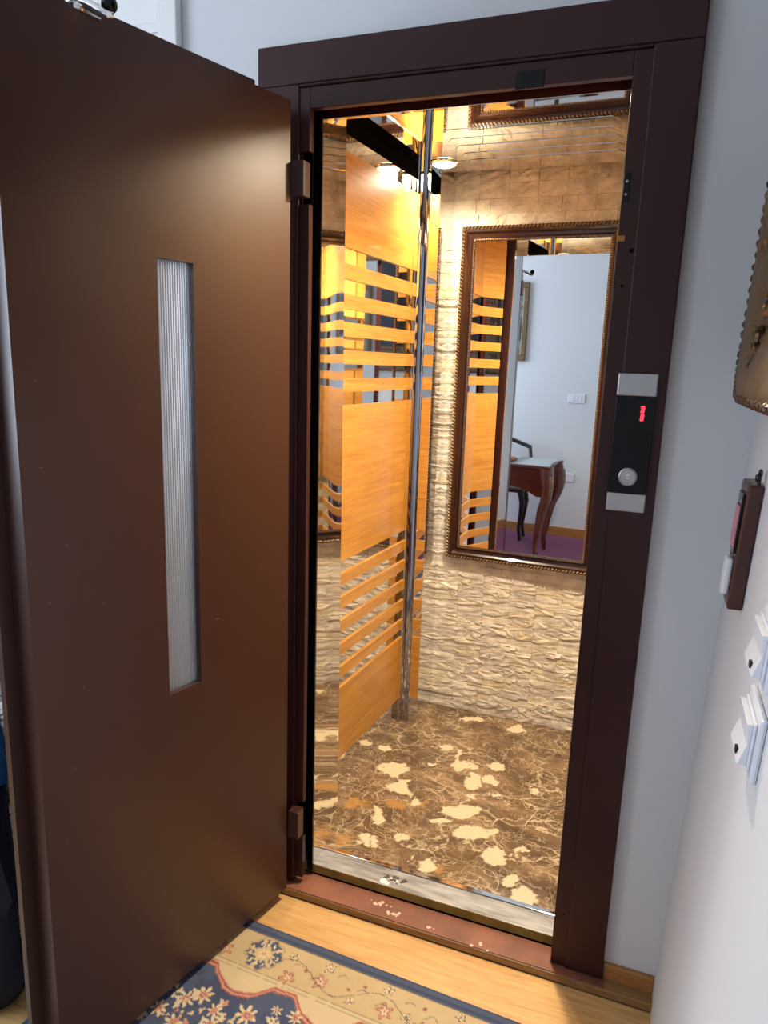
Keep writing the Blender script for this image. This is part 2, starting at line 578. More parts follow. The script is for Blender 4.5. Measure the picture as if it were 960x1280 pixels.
# skirting boards
struct(MB().prism([(0, FZ), (0, 0.032), (0.006, 0.036), (0.014, 0.036), (0.014, FZ)], (0.009, YW - 0.014, 0), (0, 1, 0), (0, 0, 1),
                  (0.118, 0, 0)).build('baseboard_front', M_BASEB))
struct(MB().box(-3.2, 0.12, YB, YB + 0.014, FZ, 0.06).build('baseboard_back', M_BASEB))
struct(MB().box(-3.2, -2.13, YW - 0.014, YW, FZ, 0.06).build('baseboard_left', M_BASEB))
# white door far left on the same wall, mostly hidden by the open lift door
d2 = struct(MB().box(-2.02, -1.27, 1.652, YW, FZ, 2.48).build('door_2', M_WHITE))
MB().box(-1.262, -1.206, 1.640, YW, FZ, 2.56).box(-2.09, -2.03, 1.640, YW, FZ, 2.56).box(-2.03, -1.262, 1.640, YW, 2.50, 2.56)\
    .build('casing', M_WHITE, d2, bevel=0.004)
for zc in (2.300, 1.15):
    MB().box(-2.0, -1.2625, 1.644, 1.652, zc - 0.012, zc + 0.012).box(-2.0, -1.2625, 1.647, 1.652, zc - 0.03, zc - 0.018)\
        .build('moulding', M_WHITE, d2, bevel=0.003)
# lift shaft behind the wall
sh = MB()
sh.box(-1.35, -1.30, 1.69, 3.15, -0.4, 2.85).box(0.30, 0.35, 1.69, 3.15, -0.4, 2.85)
sh.box(-1.30, 0.30, 3.10, 3.15, -0.4, 2.85).box(-1.35, 0.35, 1.69, 3.15, 2.80, 2.86).box(-1.35, 0.35, 1.69, 3.15, -0.45, -0.40)
struct(sh.build('wall_shaft', M_SHAFT))
struct(MB().box(-0.955, -0.868, 1.666, 1.689, -0.002, 2.18).box(-1.35, 0.35, 1.672, 1.69, -0.45, -0.033).build('trim_1', M_SHAFT))

# ------------------------------------------------------------------ threshold
th = thing('door_threshold', 'low worn brown painted wooden threshold step below the metal lift sill', 'threshold', (-0.45, 1.63, FZ))
MB().box(-0.96, 0.128, 1.614, 1.697, FZ, -0.003).build('riser', M_THRESHF, th, bevel=0.003)
MB().box(-0.96, 0.012, 1.617, 1.697, -0.003, 0.0).build('tread', M_THRESH, th, bevel=0.001, label='chipped brown painted tread')
chips = MB()
for cx, cy, n_ in ((-0.60, 1.66, 12), (-0.55, 1.645, 10), (-0.30, 1.63, 4), (-0.45, 1.632, 4)):
    for k in range(n_):
        a = rnd.uniform(0, 6.28); rr_ = rnd.uniform(0.0, 0.03)
        px_, py_ = cx + math.cos(a) * rr_ * 1.3, cy + math.sin(a) * rr_ * 0.5
        chips.lathe([(rnd.uniform(0.0015, 0.006), 0), (0.001, 0.0006)], (px_, min(py_, 1.68), 0.0), (0, 0, 1), 8)
o = chips.build('paint_chip', simple('pale_chips', srgb(205, 180, 165), 0.6), th); o['kind'] = 'stuff'

# ------------------------------------------------------------------ door casing
df = thing('elevator_doorway', 'dark brown steel casing around the lift doorway', 'door frame', (-0.48, 1.65, 0))
MB().box(-0.086, 0.007, YF, YW, 0.0, 2.131).build('jamb', M_FRAME, df, bevel=0.003)
MB().box(-0.977, -0.866, YF, YW, 0.0, 2.131).build('jamb', M_FRAME, df, bevel=0.003)
MB().box(-0.977, 0.007, YF, YW, 2.1315, 2.218).box(-0.866, -0.086, YF, YW, 2.1245, 2.1312).build('header', M_FRAME, df, bevel=0.003)
# inner stops
st = MB()
st.box(-0.868, -0.839, 1.645, 1.6648, 0.02, 0.155).box(-0.868, -0.839, 1.645, 1.6648, 0.265, 1.868).box(-0.868, -0.839, 1.645, 1.6648, 1.985, 2.124)
st.build('door_stop', M_FRAME, df, bevel=0.0015)
MB().box(-0.122, -0.084, 1.645, 1.6648, 0.0, 2.124).build('door_stop', M_FRAME, df, bevel=0.0015)
MB().box(-0.8389, -0.1221, 1.645, 1.6648, 2.0775, 2.124).build('door_stop', M_FRAME, df, bevel=0.0015)
MB().box(-0.862, -0.8385, 1.656, 1.6646, 0.155, 0.265).build('hinge_pocket', M_BLACK, df)
MB().box(-0.862, -0.8385, 1.656, 1.6646, 1.868, 1.985).build('hinge_pocket', M_BLACK, df)
MB().box(-0.358, -0.297, 1.6435, 1.6465, 2.0735, 2.108).build('door_sensor', M_BLKPLASTIC, df, bevel=0.002, label='small black door sensor in the header')
sk = MB().box(-0.120, -0.107, 1.6425, 1.6465, 1.842, 1.895).build('strike_plate', M_BLKPLASTIC, df, bevel=0.001, label='black strike plate on the right stop')
MB().lathe([(0.003, 0), (0.0022, 0.001)], (-0.1135, 1.6425, 1.855), (0, -1, 0), 12)\
    .lathe([(0.003, 0), (0.0022, 0.001)], (-0.1135, 1.6425, 1.880), (0, -1, 0), 12).build('screw', M_ALU, sk)
MB().box(-0.1215, -0.108, 1.6445, 1.6462, 1.764, 1.775).build('sticker', M_YELLOW, df, label='tiny yellow sticker')
for hx, hz, hr in ((-0.092, 1.745, 0.0055), (-0.104, 1.675, 0.0042), (-0.1, 0.15, 0.003)):
    MB().lathe([(hr, 0), (hr * 0.8, 0.0012)], (hx, YF if hx > -0.086 else 1.646, hz), (0, -1, 0), 14).build('screw_hole', M_BLACK, df)

# ------------------------------------------------------------------ call panel on the right jamb
cp = thing('call_panel', 'narrow lift call panel with red number on the right jamb', 'control panel', (-0.053, 1.64, 1.35))
x0, x1 = -0.0925, -0.0125
MB().box(x0, x1, 1.6285, YF, 1.24, 1.448).build('faceplate', M_BLKPLASTIC, cp, bevel=0.001)
MB().box(x0 - 0.0005, x1 + 0.0005, 1.6265, YF, 1.4485, 1.496).build('end_cap', M_ALU, cp, bevel=0.003, label='silver metal top cap')
MB().box(x0 - 0.0005, x1 + 0.0005, 1.6265, YF, 1.199, 1.2395).build('end_cap', M_ALU, cp, bevel=0.003, label='silver metal bottom cap')
bt = MB().lathe([(0.0195, 0), (0.0195, 0.003), (0.017, 0.0042), (0.0165, 0.003), (0.0160, 0.003), (0.0155, 0.004), (0.002, 0.0043)],
                (-0.0535, 1.6285, 1.276), (0, -1, 0), 32).build('call_button', M_ALU, cp, smooth=False)
for s in (1, -1):
    MB().prism([(-0.0052, 0.0014 * s), (0.0052, 0.0014 * s), (0, 0.0062 * s)], (-0.0535, 1.6243, 1.277), (1, 0, 0), (0, 0, 1), (0, -0.0006, 0))\
        .build('arrow', M_WHITE, bt)
dg = MB()
for zc in (1.4215, 1.405):
    dg.prism([(-0.0032, -0.007), (0.0005, -0.0082), (0.004, -0.0065), (0.0046, 0.0062), (0.0012, 0.008), (-0.0024, 0.0065)],
             (-0.0375, 1.6285, zc), (1, 0, 0.0), (0.03, 0, 1), (0, -0.0005, 0))
dg.add([(-0.0425, 1.628, 1.426), (-0.0395, 1.628, 1.4295), (-0.0395, 1.628, 1.4265)], [(0, 1, 2)])
dg.build('floor_digit', M_RED, cp, label='glowing red number one')

# ------------------------------------------------------------------ the open door leaf
A = Vector((-0.867, 1.601)); D = Vector((-0.2165, -0.9763)); Nn = Vector((-0.9763, 0.2165))


def dl(s, t, z):
    p = A + D * s + Nn * t
    return (p.x, p.y, z)


door = thing('elevator_door', 'wide open dark brown metal lift door with slim ribbed window', 'door', (-0.867, 1.601, 0.01))
ws0, ws1, wz0, wz1 = 0.302, 0.3945, 0.762, 1.689


def holed(mb, s0, s1, t0, t1, z0, z1, sag=True):
    def f(s_, t_, z_):          # the hung leaf drops a little towards its free edge
        return dl(s_, t_, z_ - 0.026 * s_ if z_ > 2 else z_)
    mb.box(s0, ws0, t0, t1, z0, z1, f); mb.box(ws1, s1, t0, t1, z0, z1, f)
    mb.box(ws0, ws1, t0, t1, z0, wz0, f); mb.box(ws0, ws1, t0, t1, wz1, z1, f)
    return mb


holed(MB(), 0, 0.700, 0, 0.054, 0.012, 2.084, True).build('leaf', M_PAINT, door)
holed(MB(), 0.06, 0.7255, 0.0545, 0.070, 0.005, 2.118, True).build('overlap_lip', M_PAINT, door)
g = MB()
nr = 15
for k in range(nr):
    sa = ws0 + (ws1 - ws0) * k / nr; sb = ws0 + (ws1 - ws0) * (k + 1) / nr
    ring = []
    for j in range(6):
        th_ = math.pi * j / 5
        ring.append(((sa + sb) / 2 - math.cos(th_) * (sb - sa) / 2, 0.016 - math.sin(th_) * 0.0022))
    ring += [(sb, 0.021), (sa, 0.021)]
    g.loft([[dl(s, t, wz0) for s, t in ring], [dl(s, t, wz1) for s, t in ring]])
g.build('ribbed_pane', M_REED, door, label='pale ribbed obscure glass pane')
# door roller arm on the top edge, and hinge knuckles
MB().box(0.500, 0.552, -0.003, 0.040, 2.0705, 2.0755, dl).box(0.500, 0.552, -0.003, 0.0, 2.064, 2.0705, dl).build('roller_bracket', M_CHROME, door, bevel=0.001)
pts = [dl(0.543, 0.022, 2.075), dl(0.541, 0.010, 2.080), dl(0.538, -0.004, 2.078), dl(0.535, -0.022, 2.070), dl(0.531, -0.044, 2.058), dl(0.525, -0.056, 2.053), dl(0.518, -0.060, 2.054)]
MB().tube(pts, [0.010, 0.010, 0.009, 0.009, 0.009, 0.008, 0.006], 12).build('roller_arm', M_CHROME, door, smooth=True)
MB().blob(dl(0.523, -0.057, 2.068), 0.0135, 0.0135, 0.0135, 14, 9).build('roller', M_BLKPLASTIC, door, smooth=True, label='black roller ball')
for z0_, z1_ in ((1.878, 1.957), (0.172, 0.256)):
    MB().box(-0.8665, -0.834, 1.606, 1.6395, z0_, z1_).build('hinge', M_PAINT, door, bevel=0.002)
sc = MB()
for s, z, L in ((0.245, 0.90, 0.010), (0.62, 1.15, 0.002), (0.60, 0.86, 0.002), (0.55, 1.02, 0.002), (0.66, 1.05, 0.0025), (0.63, 0.70, 0.002), (0.66, 1.45, 0.002), (0.655, 0.55, 0.002), (0.66, 1.30, 0.0025)):
    sc.box(s, s + L, -0.0003, 0.0001, z, z + 0.0012, dl)
o = sc.build('scratch', simple('scratch', srgb(170, 140, 125), 0.6), door); o['kind'] = 'stuff'

# ------------------------------------------------------------------ lift cab
cab = thing('elevator_cab', 'lift cab with mirror steel walls, oak strips, stone rear wall and marble floor', 'elevator', (-0.48, 2.27, CF))


def vnoise(x, y, seed):
    rs = np.random.RandomState(seed)
    t = rs.rand(64, 64)
    xi, yi = np.floor(x).astype(int), np.floor(y).astype(int)
    fx, fy = x - xi, y - yi
    fx, fy = fx * fx * (3 - 2 * fx), fy * fy * (3 - 2 * fy)
    g_ = lambda a, b_: t[a % 64, b_ % 64]
    return (g_(xi, yi) * (1 - fx) + g_(xi + 1, yi) * fx) * (1 - fy) + (g_(xi, yi + 1) * (1 - fx) + g_(xi + 1, yi + 1) * fx) * fy


def fbm(x, y, seed, o=4):
    s, a = 0, 0.5
    for k in range(o):
        s = s + a * vnoise(x * 2 ** k, y * 2 ** k, seed + k); a *= 0.5
    return s / (1 - 0.5 ** o)


def grid_mesh(name, P, colors, mat, parent=None):
    """P: (ny,nx,3) world points, colors: (ny,nx,3) linear"""
    ny, nx = P.shape[:2]
    me = bpy.data.meshes.new(name)
    idx = np.arange(nx * ny).reshape(ny, nx)
    qd = np.stack([idx[:-1, :-1], idx[:-1, 1:], idx[1:, 1:], idx[1:, :-1]], -1).reshape(-1, 4)
    me.vertices.add(nx * ny); me.vertices.foreach_set('co', P.astype(np.float32).ravel())
    me.loops.add(qd.size); me.loops.foreach_set('vertex_index', qd.astype(np.int32).ravel())
    me.polygons.add(len(qd)); me.polygons.foreach_set('loop_start', np.arange(0, qd.size, 4, dtype=np.int32))
    me.polygons.foreach_set('loop_total', np.full(len(qd), 4, dtype=np.int32))
    me.update(calc_edges=True); me.validate()
    at_ = me.color_attributes.new('paint', 'FLOAT_COLOR', 'POINT')
    c4 = np.ones((nx * ny, 4), np.float32); c4[:, :3] = colors.reshape(-1, 3)
    at_.data.foreach_set('color', c4.ravel())
    me.materials.append(mat)
    o_ = bpy.data.objects.new(name, me); COL.objects.link(o_)
    if parent is not None:
        adopt(o_, parent)
    return o_


CB = [(-0.791, 2.277, 0.053, 0.024, 0.016, -0.042), (-0.727, 2.174, 0.037, 0.016, 0.016, -0.043), (-0.652, 2.119, 0.017, 0.008, 0.009, -0.027), (-0.736, 1.991, 0.029, 0.013, 0.013, -0.034), (-0.733, 1.86, 0.02, 0.009, 0.008, -0.02), (-0.697, 1.87, 0.012, 0.005, 0.008, -0.02), (-0.636, 1.929, 0.015, 0.006, 0.008, -0.023), (-0.522, 1.827, 0.028, 0.012, 0.011, -0.033), (-0.577, 1.836, 0.006, 0.003, 0.003, -0.007), (-0.553, 2.412, 0.039, 0.017, 0.01, -0.037), (-0.498, 2.328, 0.029, 0.013, 0.013, -0.05), (-0.438, 2.349, 0.023, 0.01, 0.006, -0.028), (-0.473, 2.23, 0.019, 0.009, 0.005, -0.02), (-0.411, 2.262, 0.018, 0.008, 0.003, -0.013), (-0.49, 2.126, 0.062, 0.027, 0.011, -0.04), (-0.536, 2.043, 0.026, 0.012, 0.005, -0.018), (-0.417, 2.039, 0.078, 0.034, 0.007, -0.027), (-0.333, 1.952, 0.043, 0.019, 0.007, -0.032), (-0.27, 2.004, 0.02, 0.009, 0.003, -0.016), (-0.28, 1.862, 0.024, 0.01, 0.005, -0.027), (-0.22, 1.812, 0.046, 0.02, 0.006, -0.034), (-0.447, 2.45, 0.028, 0.012, 0.007, -0.031), (-0.435, 2.776, 0.029, 0.013, 0.006, -0.03), (-0.62, 2.769, 0.049, 0.022, 0.005, -0.021), (-0.654, 2.509, 0.027, 0.012, 0.005, -0.016), (-0.593, 2.47, 0.011, 0.005, 0.012, -0.044), (-0.865, 2.398, 0.027, 0.012, 0.009, -0.024), (-0.669, 2.359, 0.022, 0.01, 0.006, -0.02), (-0.276, 2.35, 0.012, 0.005, 0.004, -0.022)]
OB = [(-0.834, 2.031, 0.048, 0.021, 0.011, -0.026), (-0.706, 2.079, 0.039, 0.017, 0.009, -0.024), (-0.628, 2.126, 0.016, 0.007, 0.007, -0.022), (-0.788, 1.843, 0.029, 0.013, 0.014, -0.031), (-0.481, 1.827, 0.021, 0.009, 0.009, -0.029)]
gx = np.arange(-0.945, -0.045, 0.0035); gy = np.arange(1.7905, 2.842, 0.0035)
X, Y = np.meshgrid(gx, gy)
wx = X + (fbm(X * 26, Y * 26, 3) - 0.5) * 0.065 + (fbm(X * 110, Y * 110, 13) - 0.5) * 0.022
wy = Y + (fbm(X * 26, Y * 26, 5) - 0.5) * 0.065 + (fbm(X * 110, Y * 110, 17) - 0.5) * 0.022


def patches(L, soft):
    out = np.zeros_like(X)
    for cx, cy, ax, ay, bx, by in L:
        det = ax * by - ay * bx
        u = ((wx - cx) * by - (wy - cy) * bx) / det
        v = ((wy - cy) * ax - (wx - cx) * ay) / det
        out = np.maximum(out, np.clip((1.0 - (u * u + v * v) ** 0.5) / soft + 0.1, 0, 1))
    return out


cream = patches(CB, 0.12)
ochre = patches(OB, 0.6) * 0.8
VE = [[(-0.473, 2.22), (-0.50, 2.18), (-0.52, 2.15)], [(-0.54, 2.05), (-0.50, 1.95), (-0.53, 1.90), (-0.60, 1.90)], [(-0.45, 2.03), (-0.43, 1.99), (-0.40, 1.96), (-0.36, 1.97)],
      [(-0.33, 1.97), (-0.345, 2.02), (-0.36, 2.04)], [(-0.53, 2.06), (-0.56, 2.10)], [(-0.30, 1.96), (-0.2, 1.99), (-0.1, 2.02)], [(-0.42, 2.11), (-0.3, 2.17), (-0.12, 2.20)]]
for ln in VE:
    for (ax, ay), (bx, by) in zip(ln[:-1], ln[1:]):
        t = np.clip(((wx - ax) * (bx - ax) + (wy - ay) * (by - ay)) / ((bx - ax) ** 2 + (by - ay) ** 2), 0, 1)
        dd = np.hypot(wx - ax - t * (bx - ax), wy - ay - t * (by - ay))
        cream = np.maximum(cream, np.clip(1.2 - dd / 0.004, 0, 1) * 0.8)
grid_mesh('marble_floor', np.stack([X, Y, np.full_like(X, CF)], -1), np.stack([cream, ochre, 0 * X], -1), M_MARBLE, cab)
MB().box(-0.95, -0.04, 1.80, 2.86, -0.05, CF - 0.002).build('floor_slab', M_SHAFT, cab)

sill = MB().box(-0.93, -0.04, 1.7015, 1.7725, 0.004, CF).build('door_sill', M_SILL, cab, bevel=0.001)
MB().box(-0.93, -0.04, 1.700, 1.7012, 0.003, CF - 0.001).build('sill_edge', M_BRASS, sill, label='tarnished brass front edge')
MB().box(-0.93, -0.04, 1.7745, 1.7900, 0.004, CF + 0.002).build('sill_strip', M_CHROME, sill, bevel=0.001)
sm = MB()
for k in range(22):
    sm.lathe([(rnd.uniform(0.002, 0.008), 0), (0.001, 0.0006)], (rnd.uniform(-0.62, -0.54), rnd.uniform(1.712, 1.745), CF), (0, 0, 1), 9)
o = sm.build('dirt_spot', simple('dark_grime', srgb(66, 58, 52), 0.6), sill); o['kind'] = 'stuff'
sm = MB()
for cx, cy, r_ in ((-0.612, 1.716, 0.011), (-0.60, 1.712, 0.008), (-0.575, 1.73, 0.004), (-0.595, 1.735, 0.004)):
    sm.lathe([(r_, 0), (r_ * 0.5, 0.001)], (cx, cy, CF + 0.0004), (0, 0, 1), 12)
o = sm.build('paint_drip', M_WHITE, sill); o['kind'] = 'stuff'

# left wall: mirror steel sheet, slightly out of square, with oak boards on it
LA, LB = Vector((-0.9365, 2.03)), Vector((-0.8983, 2.645))
LD = (LB - LA).normalized(); LN = Vector((LD.y, -LD.x))


def lw(s, t, z):      # s along the wall from LA, t out of the wall into the cab
    p = LA + LD * s + LN * t
    return (p.x, p.y, z)


LEN = (LB - LA).length
BOARDS = [(1.836, 2.100), (1.746, 1.791), (1.659, 1.703), (1.577, 1.620), (1.493, 1.536), (1.407, 1.450), (0.859, 1.366),
          (0.776, 0.816), (0.695, 0.735), (0.613, 0.652), (0.529, 0.569), (0.445, 0.485), (0.141, 0.409)]
FA = Vector((-0.866, 1.879)); FD = (LA - FA).normalized(); FN = Vector((FD.y, -FD.x))


def lw2(s, t, z):     # short front length of the left wall, hidden from the doorway
    p = FA + FD * s + FN * t
    return (p.x, p.y, z)


front_sheet = MB().box(0, (LA - FA).length, -0.012, 0, CF, 2.19, lw2).build('left_wall', M_STEEL, cab)
sheet = MB().box(0, LEN, -0.02, 0, CF, 2.148, lw).build('left_wall', M_STEEL, cab)
MB().box(0, LEN + 0.03, -0.03, -0.001, 2.148, 2.192, lw).build('top_band', M_BLACK, sheet, label='black band under the ceiling')  # solid black strip along the top of the wall
SEAM = 0.558
for z0_, z1_ in BOARDS:
    nm = 'oak_panel' if z1_ - z0_ > 0.1 else 'oak_strip'
    MB().box(0.0, SEAM - 0.001, 0, 0.006, z0_, z1_, lw).build(nm, M_OAK, sheet)
    MB().box(0.004, 0.186, 0, 0.006, z0_, z1_, lw2).build(nm, M_OAK, front_sheet)
    MB().box(SEAM + 0.001, LEN - 0.012, 0, 0.006, z0_, z1_, lw).build(nm, M_OAK, sheet)
# corner column on the left rear: front plate with the same boards, mirror side
cx0, cx1, cy0 = -0.885, -0.822, 2.645
colm = MB().box(cx0, cx1, cy0, 2.838, CF, 2.190).build('corner_column', M_STEEL, cab)
for z0_, z1_ in BOARDS:
    MB().box(cx0 + 0.028, cx1 - 0.002, cy0 - 0.005, cy0, z0_, z1_).build('oak_panel' if z1_ - z0_ > 0.1 else 'oak_strip', M_OAK, colm)
for fa, fb, bow in (((-0.9015, 2.622), (-0.8855, 2.631), 0.0010), ((-0.8850, 2.6315), (-0.8615, 2.640), 0.0014)):
    fa, fb = Vector(fa), Vector(fb)
    dn = Vector(((fb - fa).y, -(fb - fa).x)).normalized()
    ring = [fa + (fb - fa) * (k / 6) + dn * bow * math.sin(math.pi * k / 6) for k in range(7)]
    ring += [fb - dn * 0.02, fa - dn * 0.02]
    MB().loft([[(p.x, p.y, CF) for p in ring], [(p.x, p.y, 2.190) for p in ring]]).build('chrome_post', M_CHROME_DARKREFL, cab, smooth=True)
# right wall and its column (seen only in reflections)
XR = -0.055
rw = MB().box(XR, XR + 0.02, 1.85, 2.64, CF, 2.19).build('right_wall', M_STEEL, cab)
rc = MB().box(-0.14, -0.075, cy0, 2.838, CF, 2.19).build('corner_column', M_STEEL, cab)
for z0_, z1_ in BOARDS:
    nm = 'oak_panel' if z1_ - z0_ > 0.1 else 'oak_strip'
    MB().box(XR - 0.006, XR, 1.862, 2.63, z0_, z1_).build(nm, M_OAK, rw)
    MB().box(-0.138, -0.10, cy0 - 0.005, cy0, z0_, z1_).build(nm, M_OAK, rc)
# entrance returns
rings = []
for z_, yr_ in ((CF, 1.868), (2.19, 1.828)):
    ring = []
    for k in range(17):
        t = k / 16
        ring.append((-0.829 - 0.0016 * math.sin(math.pi * t), 1.696 + (yr_ - 1.696) * t, z_))
    ring += [(-0.846, yr_, z_), (-0.850, 1.70, z_), (-0.838, 1.696, z_)]
    rings.append(ring)
MB().loft(rings).build('entrance_return', M_STEELW, cab, smooth=True, label='concave mirror steel return at the left of the entrance')
MB().box(-0.955, -0.834, 1.8695, 1.8755, CF, 2.19, lambda x, y, z: (x, y - 0.04 * (z - CF) / 2.16, z)).build('front_plate', M_FRAME, cab, label='dark painted inner face of the cab front')
MB().box(-0.846, -0.8295, 1.690, 1.6955, 0.004, 2.19).build('return_edge', M_BLKPLASTIC, cab)
MB().box(-0.115, -0.10, 1.70, 1.85, CF, 2.19).box(-0.10, -0.035, 1.84, 1.85, CF, 2.19).build('entrance_return', M_STEEL, cab)
MB().box(-0.83, -0.10, 1.697, 1.712, 2.069, 2.19).build('lintel', M_STEEL, cab, bevel=0.0008)
# ceiling panel with bars
ceil = MB().box(-0.935, -0.04, 1.705, 2.705, 2.190, 2.205).build('ceiling_panel', M_STEEL, cab)
for k, yb in enumerate((2.60, 2.52, 2.44, 2.36, 2.275)):
    xl, xr = (-0.715, -0.19)
    MB().prism([(xl, yb), (xr, yb), (xr - 0.02, yb - 0.034), (xl + 0.02, yb - 0.034)], (0, 0, 2.1898), (1, 0, 0), (0, 1, 0), (0, 0, -0.0010))\
        .build('ceiling_bar', M_STEEL, ceil)
MB().box(-0.97, 0.0, 2.708, 2.84, 2.30, 2.31).build('top_closure', M_SHAFT, cab)

# downlights (rear left in view; front right unseen, added to light the stone)
LBL = ['round glowing recessed spotlight by the left rear corner of the lift ceiling', 'unseen spotlight added at the right front of the lift ceiling to brighten the stone']
for (lx, ly), lb in zip(LAMPS, LBL):
    t_ = thing('ceiling_spotlight', lb, 'light', (lx, ly, 2.19), 'spotlights in the lift ceiling')
    MB().lathe([(0.052, 0), (0.052, -0.002), (0.048, -0.0045), (0.042, -0.005), (0.041, -0.002)], (lx, ly, 2.1898), (0, 0, 1), 32).build('trim_ring', M_CHROME, t_, smooth=True)
    MB().lathe([(0.041, -0.0052), (0.034, -0.0095), (0.014, -0.012)], (lx, ly, 2.1898), (0, 0, 1), 24).build('lens', M_LAMPGLOW, t_, smooth=True)

# rear wall of split stone
rear = MB().box(-0.90, -0.03, 2.842, 2.86, CF, 2.30).build('rear_wall', simple('stone_mortar', srgb(190, 176, 152), 0.9), cab)
variants = []
for k in range(10):
    mb = MB()
    nxs, nzs = 5, 4
    fr = [[(0 if i_ == 0 else 1 if i_ == nxs - 1 else i_ / (nxs - 1) + rnd.uniform(-0.07, 0.07),
            -rnd.uniform(0.45, 1.0) * (0.9 if j_ in (0, nzs - 1) or i_ in (0, nxs - 1) else 1.0),
            0 if j_ == 0 else 1 if j_ == nzs - 1 else j_ / (nzs - 1) + rnd.uniform(-0.1, 0.1)) for i_ in range(nxs)] for j_ in range(nzs)]
    vs = [p for row in fr for p in row]
    fs = [(j_ * nxs + i_, j_ * nxs + i_ + 1, (j_ + 1) * nxs + i_ + 1, (j_ + 1) * nxs + i_) for j_ in range(nzs - 1) for i_ in range(nxs - 1)]
    nb_ = len(vs)
    border = [i_ for i_ in range(nxs)] + [j_ * nxs + nxs - 1 for j_ in range(1, nzs)] + [(nzs - 1) * nxs + i_ for i_ in range(nxs - 2, -1, -1)] + [j_ * nxs for j_ in range(nzs - 2, 0, -1)]
    vs += [(vs[i_][0], 0.0, vs[i_][2]) for i_ in border]
    L_ = len(border)
    fs += [(border[i_], nb_ + i_, nb_ + (i_ + 1) % L_, border[(i_ + 1) % L_]) for i_ in range(L_)]
    mb.add(vs, fs)
    me = mb.mesh('stone'); me.materials.append(M_STONE)
    variants.append(me)
rest = MB()
count = 0
z = CF + 0.001
ri = rear.matrix_parent_inverse
row = 0
SEAMS = [-0.83, -0.725, -0.615, -0.505, -0.40, -0.295, -0.185, -0.05]
while z < 2.27:
    h = (rnd.choice([0.025, 0.028, 0.031, 0.034]) if z < 1.75 else rnd.choice([0.042, 0.05, 0.055]))
    x = -0.83
    while x < -0.055:
        w = rnd.uniform(0.045, 0.115) if z < 1.75 else rnd.uniform(0.05, 0.10)
        nxt = min(SEAMS, key=lambda s_: abs(s_ - (x + w)))
        if nxt > x + 0.03 and rnd.random() < 0.6:
            w = nxt - x
        if x + w > -0.075:
            w = -0.05 - x
        hid = x > -0.755 and x + w < -0.20 and z > 0.745 and z + h < 1.99
        if not hid:
            dp = rnd.uniform(0.0055, 0.014)
            if x < -0.17 and count < 298:
                o = bpy.data.objects.new('stone', rnd.choice(variants))
                COL.objects.link(o)
                o.location = (x + 0.0005, 2.8421, z + 0.0005); o.scale = (w - 0.001, dp, h - 0.001)
                adopt(o, rear); count += 1
            else:
                vm = rnd.choice(variants)
                rest.add([(x + 0.0005 + v_.co.x * (w - 0.001), 2.8421 + v_.co.y * dp, z + 0.0005 + v_.co.z * (h - 0.001)) for v_ in vm.vertices], [tuple(p_.vertices) for p_ in vm.polygons])
        x += w
    z += h
o = rest.build('stone_remainder', M_STONE, rear); o['kind'] = 'stuff'

# ------------------------------------------------------------------ framed mirror on the stone wall
mr_ = thing('framed_mirror', 'tall mirror in carved dark brown frame hung on the stone rear wall', 'mirror', (-0.48, 2.82, 0.716))
ox0, ox1, oz0, oz1 = -0.780, -0.172, 0.716, 2.020
ix0, ix1, iz0, iz1 = -0.7245, -0.2275, 0.770, 1.9645


MYAW = 0.032     # it hangs a little askew


def yaw(o):
    c = Vector((-0.48, 2.800, 0)); o.data.transform(Matrix.Translation(c + Vector((0, -0.003, 0))) @ Matrix.Rotation(MYAW * -1, 4, 'Z') @ Matrix.Translation(-c)); return o


def sweep(mb, prof, rect):
    """prof: (inward distance from the outer edge, y)"""
    x0_, x1_, z0_, z1_ = rect
    rings = []
    for cxx, czz, sx, sz in ((x0_, z0_, 1, 1), (x1_, z0_, -1, 1), (x1_, z1_, -1, -1), (x0_, z1_, 1, -1)):
        rings.append([(cxx + sx * d_, y_, czz + sz * d_) for d_, y_ in prof])
    n_ = len(prof)
    vs = [p for r in rings for p in r]
    fs = []
    for i_ in range(4):
        for k_ in range(n_):
            k2 = (k_ + 1) % n_
            fs.append((i_ * n_ + k_, i_ * n_ + k2, ((i_ + 1) % 4) * n_ + k2, ((i_ + 1) % 4) * n_ + k_))
    return mb.add(vs, fs)


sweep(MB(), [(0.002, 2.816), (0.002, 2.800), (0.014, 2.795), (0.022, 2.795), (0.030, 2.804), (0.040, 2.805), (0.046, 2.800), (0.0555, 2.802), (0.0555, 2.816)],
      (ox0, ox1, oz0, oz1)).build('frame', M_FRMWOOD, mr_)
MB().box(ix0 - 0.003, ix1 + 0.003, 2.806, 2.812, iz0 - 0.003, iz1 + 0.003).build('mirror_glass', M_GLASSMIR, mr_)


def rim(mb, rect, step, r3, slant):
    x0_, x1_, z0_, z1_, y_ = rect
    for a_, b_ in (((x0_, z0_), (x1_, z0_)), ((x1_, z0_), (x1_, z1_)), ((x1_, z1_), (x0_, z1_)), ((x0_, z1_), (x0_, z0_))):
        L_ = math.hypot(b_[0] - a_[0], b_[1] - a_[1]); n_ = int(L_ / step)
        ang = math.atan2(b_[1] - a_[1], b_[0] - a_[0])
        rot = Matrix.Rotation(-(ang + slant), 3, 'Y')
        for k_ in range(n_):
            t_2 = (k_ + 0.5) / n_
            mb.blob((a_[0] + (b_[0] - a_[0]) * t_2, y_, a_[1] + (b_[1] - a_[1]) * t_2), r3[0], r3[1], r3[2], 6, 4, rot)
    return mb


